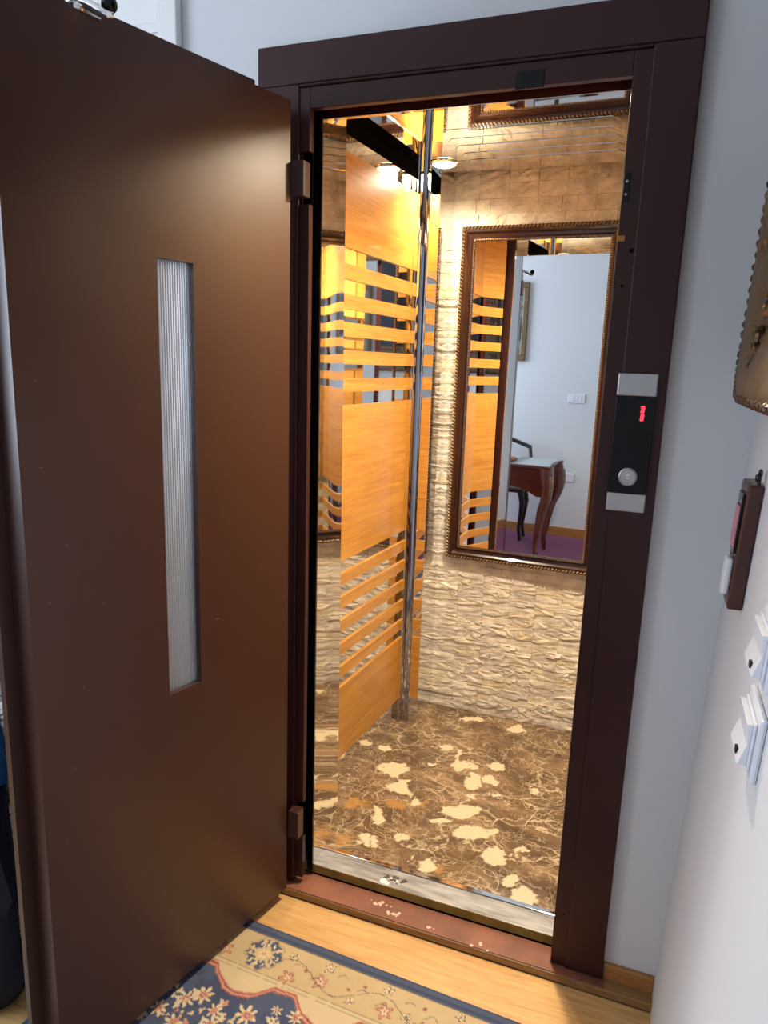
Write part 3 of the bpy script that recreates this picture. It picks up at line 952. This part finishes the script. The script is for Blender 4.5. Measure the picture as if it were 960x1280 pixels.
rim(MB(), (ox0 + 0.008, ox1 - 0.008, oz0 + 0.008, oz1 - 0.008, 2.797), 0.0135, (0.0105, 0.006, 0.0045), 0.8).build('carved_rope_edge', M_GILT, mr_, smooth=True)['kind'] = 'stuff'
rim(MB(), (ix0 - 0.004, ix1 + 0.004, iz0 - 0.004, iz1 + 0.004, 2.8005), 0.0085, (0.0036, 0.0036, 0.0036), 0).build('bead_edge', M_GILT, mr_, smooth=True)['kind'] = 'stuff'

for o in mr_.children:
    yaw(o)

# ------------------------------------------------------------------ rug
def lin(r, g_, b_):
    return np.array(srgb(r, g_, b_)[:3])


RO = np.array([-0.871, 1.482]); RE = np.array([0.99924, -0.0390]); RN = np.array([-0.0390, -0.99924])
BLUE, DKB, BEI, CRM, RED, PNK, INK = lin(74, 84, 110), lin(52, 62, 88), lin(196, 172, 130), lin(216, 196, 158), lin(140, 62, 54), lin(196, 140, 120), lin(74, 62, 62)


def rug_paint(U, V):
    jx = (fbm(U * 60, V * 60, 31) - 0.5) * 0.010; jy = (fbm(U * 60, V * 60, 37) - 0.5) * 0.010
    u, v = U + jx, V + jy
    C = np.ones(U.shape + (3,)) * BEI
    C *= (0.93 + 0.14 * fbm(U * 40, V * 40, 41))[..., None]

    def put(mask, c, a=1.0):
        m = np.clip(mask, 0, 1)[..., None] * a
        C[:] = C * (1 - m) + c * m

    def soft(d, w=0.0015):
        return np.clip(0.5 - d / w, 0, 1)

    def flower(cu, cv, r, n_, col, ctr, rot=0.0, hole=0.0, outline=None):
        du, dv = u - cu, v - cv
        rr_2 = np.hypot(du, dv); th_2 = np.arctan2(dv, du)
        pet = r * (0.68 + 0.32 * np.cos(n_ * th_2 + rot))
        if outline is not None:
            put(soft(rr_2 - pet - 0.0022), outline)
        put(soft(rr_2 - pet), col)
        if hole:
            put(soft(rr_2 - hole), ctr)

    def line(pts_, w, c):
        for (a_, b_), (c_, d_) in zip(pts_[:-1], pts_[1:]):
            t_2 = np.clip(((u - a_) * (c_ - a_) + (v - b_) * (d_ - b_)) / ((c_ - a_) ** 2 + (d_ - b_) ** 2 + 1e-9), 0, 1)
            put(soft(np.hypot(u - a_ - t_2 * (c_ - a_), v - b_ - t_2 * (d_ - b_)) - w), c)

    # inner cream field beyond the guard line
    put(soft(0.142 - V), CRM, 0.55)
    for gv in (0.141, 0.150):
        put(soft(np.abs(V - gv) - 0.0012) * (fbm(U * 80, V * 3, 51) > 0.33), INK, 0.75)
    # medallion: scalloped blue field with a red-pink rope
    per = np.abs(np.sin((U - 0.03) * math.pi / 0.19))
    per2 = 0.5 + 0.5 * np.cos((U + 0.0) * 2 * math.pi / 0.062)
    edge = 0.168 + 0.045 * np.abs(np.cos((U - 0.13 - 0.012) * math.pi / 0.21)) ** 0.8 * 1.0
    edge = np.where(U < -0.05, 0.178, edge) - 0.004 * per2
    edge = 0.166 + 0.052 * np.clip(1 - ((np.mod(U - 0.05 + 0.115, 0.23) - 0.115) / 0.085) ** 2, 0, 1) - 0.003 * per2
    dm = edge - v
    put(soft(dm - 0.010), PNK)
    put(soft(np.abs(dm - 0.004) - 0.0018), RED)
    put(soft(np.abs(dm + 0.006) - 0.0016), RED)
    put(soft(dm + 0.008), BLUE)
    put(soft(dm + 0.008) * (fbm(U * 30, V * 30, 61) > 0.55), DKB, 0.5)
    r5 = random.Random(5)
    for (cu, cv, r) in ((-0.012, 0.252, 0.026), (-0.044, 0.278, 0.024), (0.040, 0.276, 0.020), (0.114, 0.256, 0.028), (0.221, 0.212, 0.020), (0.170, 0.214, 0.014),
                        (-0.085, 0.325, 0.022), (-0.03, 0.342, 0.026), (0.05, 0.312, 0.024), (0.19, 0.262, 0.026), (0.26, 0.235, 0.020), (0.15, 0.315, 0.024), (0.32, 0.24, 0.022), (0.25, 0.30, 0.026), (-0.13, 0.36, 0.03), (-0.15, 0.28, 0.025)):
        flower(cu, cv, r, 7, CRM * 1.02, PNK, r5.random() * 6, r * 0.42)
        flower(cu, cv, r * 0.30, 5, RED, CRM, 0, r * 0.10)
    for k in range(230):
        cu, cv = r5.uniform(-0.2, 0.42), r5.uniform(0.215, 0.45)
        inside = cv > 0.235
        if inside:
            flower(cu, cv, r5.uniform(0.005, 0.011), 3, CRM * 0.95 if k % 5 else PNK, RED, r5.random() * 6)
    # border flowers: period along the edge
    P0 = 0.70
    for rep in (-2, -1, 0, 1):
        q_ = rep * P0
        cu, cv = 0.055 + q_, 0.084
        du, dv = u - cu, v - cv
        rr_2, th_2 = np.hypot(du, dv), np.arctan2(dv, du)
        rm = 0.036 + 0.004 * np.cos(9 * th_2)
        put(soft(np.abs(rr_2 - rm) - 0.011) * (np.cos(13 * th_2 + 5) + 0.8 * np.cos(5 * th_2) > -0.5), BLUE)
        put(soft(np.abs(rr_2 - rm) - 0.003) * (np.cos(11 * th_2) > 0.1), CRM)
        put(soft(np.abs(rr_2 - rm - 0.014) - 0.001), INK, 0.5)
        flower(cu, cv, 0.016, 6, CRM, PNK, 0, 0.006)
        for (fu, fv) in ((0.145, 0.122), (0.227, 0.099), (-0.047, 0.112), (0.405, 0.107), (0.50, 0.118)):
            flower(fu + q_, fv, 0.021, 5, PNK * 0.9, CRM, fu * 40, 0.006, RED)
            flower(fu + q_, fv, 0.011, 5, CRM, RED, fu * 40, 0.003)
        for (fu, fv) in ((0.231, 0.052), (0.395, 0.050), (0.576, 0.047), (0.46, 0.10), (0.318, 0.118), (-0.09, 0.075), (0.13, 0.06)):
            flower(fu + q_, fv, 0.012, 5, CRM, INK, fu * 40, 0.003, INK)
        for (fu, fv) in ((0.491, 0.062), (0.335, 0.065), (0.30, 0.09), (0.18, 0.085)):
            put(soft(np.hypot(u - fu - q_, v - fv) - 0.005), lin(150, 96, 70))
        line([(q_ + a_, 0.095 + 0.028 * math.sin(a_ * 26 + 1.0)) for a_ in np.arange(0.10, 0.66, 0.012)], 0.0009, INK * 1.6)
        for k in range(9):
            bu, bv = q_ + 0.14 + 0.06 * k, 0.085 + 0.02 * math.sin(k * 2.1)
            line([(bu, bv), (bu + 0.010, bv - 0.010), (bu + 0.022, bv - 0.010), (bu + 0.027, bv - 0.004)], 0.0009, INK * 1.5)
    # outer blue band
    put(soft(V - 0.030), BLUE)
    put(soft(np.abs(V - 0.020) - 0.0035), DKB, 0.8)
    put(soft(np.abs(V - 0.031) - 0.0012), INK, 0.7)
    put(soft(V - 0.003), DKB)
    return np.clip(C, 0, 1)


rug = thing('patterned_rug', 'cream floral rug with blue border lying on the laminate before the threshold', 'rug', (-0.6, 1.0, FZ))
us = np.arange(-0.34, 1.02, 0.0032); vs_ = np.arange(0.0, 0.52, 0.0028)
U, V = np.meshgrid(us, vs_)
Pxy = RO + U[..., None] * RE + V[..., None] * RN
M_RUG = attr_mat('rug_wool', 0.95, 0.5, 700)
grid_mesh('woven_pile', np.concatenate([Pxy, np.full(U.shape + (1,), -0.0165)], -1), rug_paint(U, V), M_RUG, rug)
us2 = np.arange(-0.34, 1.02, 0.012); vs2 = np.arange(0.5172, 1.15, 0.012)
U2, V2 = np.meshgrid(us2, vs2)
P2 = RO + U2[..., None] * RE + V2[..., None] * RN
bl_ = np.where((fbm(U2 * 25, V2 * 25, 71) > 0.52)[..., None], CRM, BLUE)
grid_mesh('woven_pile', np.concatenate([P2, np.full(U2.shape + (1,), -0.0165)], -1), bl_, M_RUG, rug)


def rugpt(u_, v_, z_):
    p_ = RO + u_ * RE + v_ * RN
    return (p_[0], p_[1], z_)


MB().box(-0.34, 1.018, 0.001, 1.15, FZ + 0.0005, -0.0172, rugpt).build('backing', simple('rug_backing', BLUE.tolist() + [1], 0.95), rug)

# ------------------------------------------------------------------ things on the right wall
pf = thing('ornate_picture_frame', 'large antique gilt frame with beaded edge on the right wall above key box', 'picture frame', (0.18, 1.2, 1.9))
fy0, fy1, fz0, fz1, rad = 0.45, 1.585, 1.452, 2.62, 0.10


def rrect(inset, n_=7):
    pts_ = []
    r_ = max(rad - inset * 0.6, 0.02)
    for cy, cz, a0 in ((fy1 - inset - r_, fz0 + inset + r_, -90), (fy1 - inset - r_, fz1 - inset - r_, 0), (fy0 + inset + r_, fz1 - inset - r_, 90), (fy0 + inset + r_, fz0 + inset + r_, 180)):
        for k_ in range(n_ + 1):
            a_ = math.radians(a0 + 90 * k_ / n_)
            pts_.append((cy + r_ * math.cos(a_), cz + r_ * math.sin(a_)))
    return pts_


def fx(z_, d_):     # d_ metres out of the leaning wall
    return wall_x(z_) - d_


prof = [(0.012, 0.0), (0.0, 0.012), (0.0, 0.050), (0.012, 0.059), (0.03, 0.058), (0.06, 0.052), (0.10, 0.040), (0.135, 0.030), (0.145, 0.036), (0.16, 0.032), (0.168, 0.012)]
rings = [[(fx(z_, d_), y_, z_) for y_, z_ in rrect(i_)] for i_, d_ in prof]
MB().loft(rings, cap=False).build('moulding', simple('old_gold', srgb(104, 82, 56), 0.45, metal=0.2, var=0.25, scale=25), pf, smooth=True)
bd = MB()
loop = rrect(0.006, 10)
acc = 0
for (a_, b_), (c_, d_) in zip(loop, loop[1:] + loop[:1]):
    L_ = math.hypot(c_ - a_, d_ - b_)
    n_ = max(1, int(round(L_ / 0.021)))
    for k_ in range(n_):
        y_ = a_ + (c_ - a_) * k_ / n_; z_ = b_ + (d_ - b_) * k_ / n_
        bd.blob((fx(z_, 0.052), y_, z_), 0.011, 0.010, 0.010, 7, 5, wob=0.25)
bd.build('beaded_edge', M_DARKGILT, pf, smooth=True)['kind'] = 'stuff'
orn = MB()
for cy, cz in ((fy1 - 0.07, fz0 + 0.07), (fy0 + 0.07, fz0 + 0.07), (fy1 - 0.07, fz1 - 0.07)):
    for k_ in range(70):
        y_ = cy + rnd.uniform(-0.075, 0.06); z_ = cz + rnd.uniform(-0.055, 0.07)
        orn.blob((fx(z_, 0.044 + rnd.uniform(-0.006, 0.006)), y_, z_), 0.006, rnd.uniform(0.005, 0.010), rnd.uniform(0.004, 0.010), 6, 4, wob=0.5)
for k_ in range(150):
    z_ = rnd.uniform(1.72, 2.08); y_ = fy1 - rnd.uniform(0.015, 0.13)
    orn.blob((fx(z_, 0.058 - 0.18 * (fy1 - y_)), y_, z_), 0.007, rnd.uniform(0.005, 0.013), rnd.uniform(0.006, 0.02), 6, 4, wob=0.5)
inn = rrect(0.150, 10)
for (a_, b_), (c_, d_) in zip(inn, inn[1:] + inn[:1]):
    n_ = max(1, int(math.hypot(c_ - a_, d_ - b_) / 0.016))
    for k_ in range(n_):
        y_ = a_ + (c_ - a_) * k_ / n_; z_ = b_ + (d_ - b_) * k_ / n_
        orn.blob((fx(z_, 0.04), y_, z_), 0.007, 0.007, 0.007, 6, 4, wob=0.4)
o = orn.build('carved_ornament', M_GILT, pf, smooth=True); o['kind'] = 'stuff'
ip = rrect(0.165, 7)
MB().add([(fx(z_, 0.012), y_, z_) for y_, z_ in ip], [tuple(range(len(ip)))]).build('dark_picture', simple('dark_canvas', srgb(26, 20, 34), 0.3), pf)


def rwb(mb, d0, d1, ya, yb_, za, zb):
    vs2_ = [(fx(z_, d_), y_, z_) for d_ in (d0, d1) for y_ in (ya, yb_) for z_ in (za, zb)]
    return mb.add(vs2_, [(0, 1, 3, 2), (4, 6, 7, 5), (0, 4, 5, 1), (2, 3, 7, 6), (0, 2, 6, 4), (1, 5, 7, 3)])


kb = thing('key_box', 'small dark wooden wall box with labels below the gilt frame', 'key holder', (0.17, 1.4, 1.17))
rwb(MB(), 0.0, 0.026, 1.36, 1.46, 1.090, 1.315).build('box', M_KEYWOOD, kb, bevel=0.004)
rwb(MB(), 0.0265, 0.031, 1.37, 1.43, 1.190, 1.297).build('black_plate', M_BLKPLASTIC, kb, bevel=0.001)
rwb(MB(), 0.0312, 0.0335, 1.372, 1.42, 1.200, 1.275).build('paper_label', M_PINK, kb)
rwb(MB(), 0.0265, 0.0390, 1.372, 1.41, 1.113, 1.180).build('handset', M_PLASTIC, kb, bevel=0.004, label='pale plastic handset')
kh = MB()
kh.tube([(fx(1.33, 0.010), 1.375, 1.313), (fx(1.335, 0.010), 1.375, 1.328)], 0.003, 8)
kh.blob((fx(1.345, 0.010), 1.375, 1.335), 0.004, 0.008, 0.008, 8, 6).blob((fx(1.345, 0.015), 1.367, 1.328), 0.004, 0.005, 0.007, 8, 6)
kh.build('key', M_EBONY, kb, smooth=True, label='black key on the top')

for nm, ya, za, lb in (('a', 0.985, 1.093, 'white double rocker wall switch just below the key box'), ('b', 0.968, 0.975, 'white rocker wall switch lowest on the right wall')):
    sw = thing('wall_switch', lb, 'switch', (fx(za, 0), ya + 0.06, za + 0.045), 'switches on the right wall')
    rwb(MB(), 0.0, 0.009, ya, ya + 0.125, za, za + 0.092).build('cover_plate', M_PLASTIC, sw, bevel=0.004)
    rwb(MB(), 0.009, 0.013, ya + 0.012, ya + 0.113, za + 0.012, za + 0.080).build('inner_frame', M_PLASTIC, sw, bevel=0.002)
    w_ = MB()
    zm, zb_, zt = za + 0.046, za + 0.016, za + 0.076
    w_.prism([(0.013, zb_), (0.025, zb_), (0.017, zm), (0.021, zt), (0.013, zt)], (0.127, ya + 0.018, 0), (-1, 0, 0), (0.0396, 0, 1), (0, 0.089, 0))
    w_.build('rocker', M_PLASTIC, sw, bevel=0.001)
    rwb(MB(), 0.022, 0.0255, ya + 0.04, ya + 0.052, zb_ + 0.005, zb_ + 0.013).build('indicator', M_BLKPLASTIC, sw)

# ------------------------------------------------------------------ room behind the camera, seen in the cab mirror
pc = thing('purple_carpet', 'plain purple carpet reflected under the writing desk', 'carpet', (-1.3, -0.4, FZ))
MB().box(-3.0, 0.08, -1.02, 0.28, FZ + 0.0005, -0.018).build('pile', M_PURPLE, pc)

dk = thing('writing_desk', 'mahogany writing desk with curved brass mounted legs seen in the mirror', 'desk', (-1.3, -0.26, -0.018))
TX0, TX1, TY0, TY1 = -2.02, -0.935, -0.52, 0.0
top = []
for k in range(9):
    t = k / 8; top.append((TX0 + (TX1 - TX0) * t, TY1 - 0.03 + 0.03 * abs(2 * t - 1) ** 1.5))
for k in range(1, 9):
    t = k / 8; top.append((TX1 - 0.03 * math.sin(math.pi * t), TY1 + (TY0 - TY1) * t))
for k in range(1, 9):
    t = k / 8; top.append((TX1 + (TX0 - TX1) * t, TY0 + 0.02 * math.sin(math.pi * t)))
for k in range(1, 8):
    t = k / 8; top.append((TX0 + 0.03 * math.sin(math.pi * t), TY0 + (TY1 - TY0) * t))
MB().prism(top, (0, 0, 0.728), (1, 0, 0), (0, 1, 0), (0, 0, 0.020)).build('desk_top', M_MAHOG, dk, bevel=0.004)
MB().prism([(0.5 * (TX0 + TX1) + (a - 0.5 * (TX0 + TX1)) * 0.985, 0.5 * (TY0 + TY1) + (b_ - 0.5 * (TY0 + TY1)) * 0.97) for a, b_ in top],
           (0, 0, 0.7482), (1, 0, 0), (0, 1, 0), (0, 0, 0.006)).build('glass_top', M_TOPGLASS, dk)


def apron(p0, p1, thick):
    p0, p1 = Vector(p0), Vector(p1)
    L_ = (p1 - p0).length
    u_ = (p1 - p0) / L_
    poly = [(0, 0.728), (0, 0.50)]
    for k_ in range(11):
        t_ = k_ / 10
        poly.append((0.06 + (L_ - 0.12) * t_, 0.50 + 0.085 * math.sin(math.pi * t_) ** 0.5))
    poly += [(L_, 0.50), (L_, 0.728)]
    nn_ = Vector((-u_.y, u_.x, 0)) * thick
    return MB().prism(poly, p0, u_, (0, 0, 1), nn_)


a1 = (TX0 + 0.06, TY1 - 0.06, 0); a2 = (TX1 - 0.05, TY1 - 0.06, 0); a3 = (TX1 - 0.05, TY0 + 0.06, 0); a4 = (TX0 + 0.06, TY0 + 0.06, 0)
for p, q2 in ((a1, a2), (a2, a3), (a3, a4), (a4, a1)):
    apron(p, q2, 0.02).build('apron', M_MAHOG, dk)
for (bx_, by_), (sx, sy) in (((a2[0], a2[1]), (1, 1)), ((a3[0], a3[1]), (1, -1)), ((a1[0], a1[1]), (-1, 1)), ((a4[0], a4[1]), (-1, -1))):
    pts_, rr_ = [], []
    for k in range(15):
        t = k / 14
        zz = 0.728 * (1 - t) - 0.014 * t
        off = 0.030 * math.sin(min(t / 0.45, 1) * math.pi) - 0.045 * max(0, (t - 0.35) / 0.65) ** 0.9 * 1.6
        off += 0.03 * max(0, (t - 0.85) / 0.15)
        pts_.append((bx_ + sx * off * 0.9, by_ + sy * off * 0.9, zz))
        rr_.append(0.040 * (1 - t) ** 1.1 + 0.0165)
    lg = MB().tube(pts_, rr_, 10).build('leg', M_MAHOG, dk, smooth=True)
    gp = [(p[0] + sx * r * 0.75, p[1] + sy * r * 0.75, p[2]) for p, r in zip(pts_, rr_)]
    MB().tube(gp[1:14], [0.014, 0.016, 0.014, 0.011, 0.008, 0.006, 0.005, 0.005, 0.005, 0.005, 0.005, 0.006, 0.008], 8).build('brass_mount', M_GILT, lg, smooth=True)
tag(MB().blob((-1.30, -0.12, 0.776), 0.075, 0.05, 0.021, 14, 8, wob=0.08).build('leather_pouch', M_LEATHER, smooth=True), 'small tan leather pouch lying on the glass desk top', 'pouch')
ch = thing('ornate_chair', 'black carved chair behind the writing desk, seen in the mirror', 'chair', (-1.43, -0.72, -0.018))
MB().box(-1.70, -1.28, -0.78, -0.58, 0.42, 0.46).build('seat', simple('dark_seat', srgb(60, 40, 40), 0.7), ch, bevel=0.012)
for lx, ly, s in ((-1.30, -0.60, 1), (-1.68, -0.60, -1), (-1.31, -0.77, 1), (-1.67, -0.77, -1)):
    MB().tube([(lx, ly, 0.43), (lx + 0.02 * s, ly, 0.33), (lx + 0.012 * s, ly, 0.22), (lx, ly, 0.10), (lx + 0.02 * s, ly, -0.006)], [0.030, 0.027, 0.020, 0.015, 0.016], 8).build('leg', M_EBONY, ch, smooth=True)
MB().tube([(-1.31, -0.79, 0.44), (-1.29, -0.84, 0.70), (-1.31, -0.88, 0.80), (-1.49, -0.89, 0.86), (-1.67, -0.88, 0.80), (-1.69, -0.84, 0.70), (-1.67, -0.79, 0.44)], 0.020, 8).build('back_frame', M_EBONY, ch, smooth=True)
ws = thing('light_switch', 'white rocker switch plate on the far wall, seen in the mirror', 'switch', (-0.92, YB, 1.24))
MB().box(-1.04, -0.89, YB, YB + 0.009, 1.205, 1.287).build('cover_plate', M_PLASTIC, ws, bevel=0.003)
for k in range(3):
    MB().box(-1.013 + 0.032 * k, -0.984 + 0.032 * k, YB + 0.009, YB + 0.013, 1.222, 1.268).build('rocker', M_PLASTIC, ws, bevel=0.001)
so = thing('wall_socket', 'white socket plate low on the far wall beside the desk', 'socket', (-0.94, YB, 0.5))
MB().box(-1.045, -0.93, YB, YB + 0.009, 0.49, 0.57).build('cover_plate', M_PLASTIC, so, bevel=0.003)
lp = thing('landscape_picture', 'gilt framed dark landscape picture on the far wall, half hidden in reflection', 'picture', (-1.78, YB, 1.9))
MB().box(-2.16, -1.455, YB, YB + 0.035, 1.56, 1.61).box(-2.16, -1.455, YB, YB + 0.035, 2.20, 2.25).box(-2.16, -2.11, YB, YB + 0.035, 1.61, 2.20)\
    .box(-1.50, -1.455, YB, YB + 0.035, 1.61, 2.20).build('frame', M_GILT, lp, bevel=0.006)
MB().box(-2.11, -1.50, YB, YB + 0.012, 1.61, 2.20).build('canvas', M_PAINTING, lp)

# ------------------------------------------------------------------ behind the open door, left edge of the frame
ac = thing('armchair', 'white patterned armchair behind the open lift door at the left edge', 'armchair', (-1.6, 1.33, FZ))
MB().box(-2.0, -1.33, 1.13, 1.62, FZ + 0.031, 0.42).build('seat', M_UPH, ac, bevel=0.03, seg=3)
MB().box(-1.46, -1.33, 1.12, 1.62, 0.42, 0.66).box(-2.0, -1.87, 1.12, 1.62, 0.42, 0.66).build('arm', M_UPH, ac, bevel=0.04, seg=3)
MB().box(-1.98, -1.34, 1.50, 1.625, 0.40, 1.0).build('backrest', M_UPH, ac, bevel=0.04, seg=3)
MB().box(-1.99, -1.34, 1.14, 1.61, FZ + 0.0, FZ + 0.03).build('skirt', M_GREYCLOTH, ac)


def drape(name, mat, cx, cy, rows, ry, label, cat, parent=None):
    mb_ = MB()
    rings_ = []
    for z_, half in rows:
        ring_ = []
        for k_ in range(20):
            a_ = 2 * math.pi * k_ / 20
            w_2 = 1 + 0.06 * math.sin(5 * a_ + z_ * 9)
            ring_.append((cx + half * math.cos(a_) * w_2, cy + ry * math.sin(a_) * w_2, z_))
        rings_.append(ring_)
    o_ = mb_.loft(rings_).build(name, mat, smooth=True)
    return tag(o_, label, cat)


drape('navy_cloth', M_NAVY, -1.40, 1.035, [(-0.024, 0.10), (0.02, 0.13), (0.09, 0.155), (0.17, 0.135), (0.24, 0.14), (0.30, 0.16), (0.36, 0.14), (0.45, 0.125), (0.54, 0.12)], 0.06,
      'dark navy cloth hanging to the floor in front of the patterned armchair', 'cloth')
drape('teal_garment', M_TEAL, -1.40, 1.035, [(0.545, 0.11), (0.56, 0.13), (0.66, 0.13), (0.76, 0.11), (0.82, 0.08), (0.86, 0.04)], 0.06,
      'teal blue garment lying above the navy cloth at the left edge', 'garment')
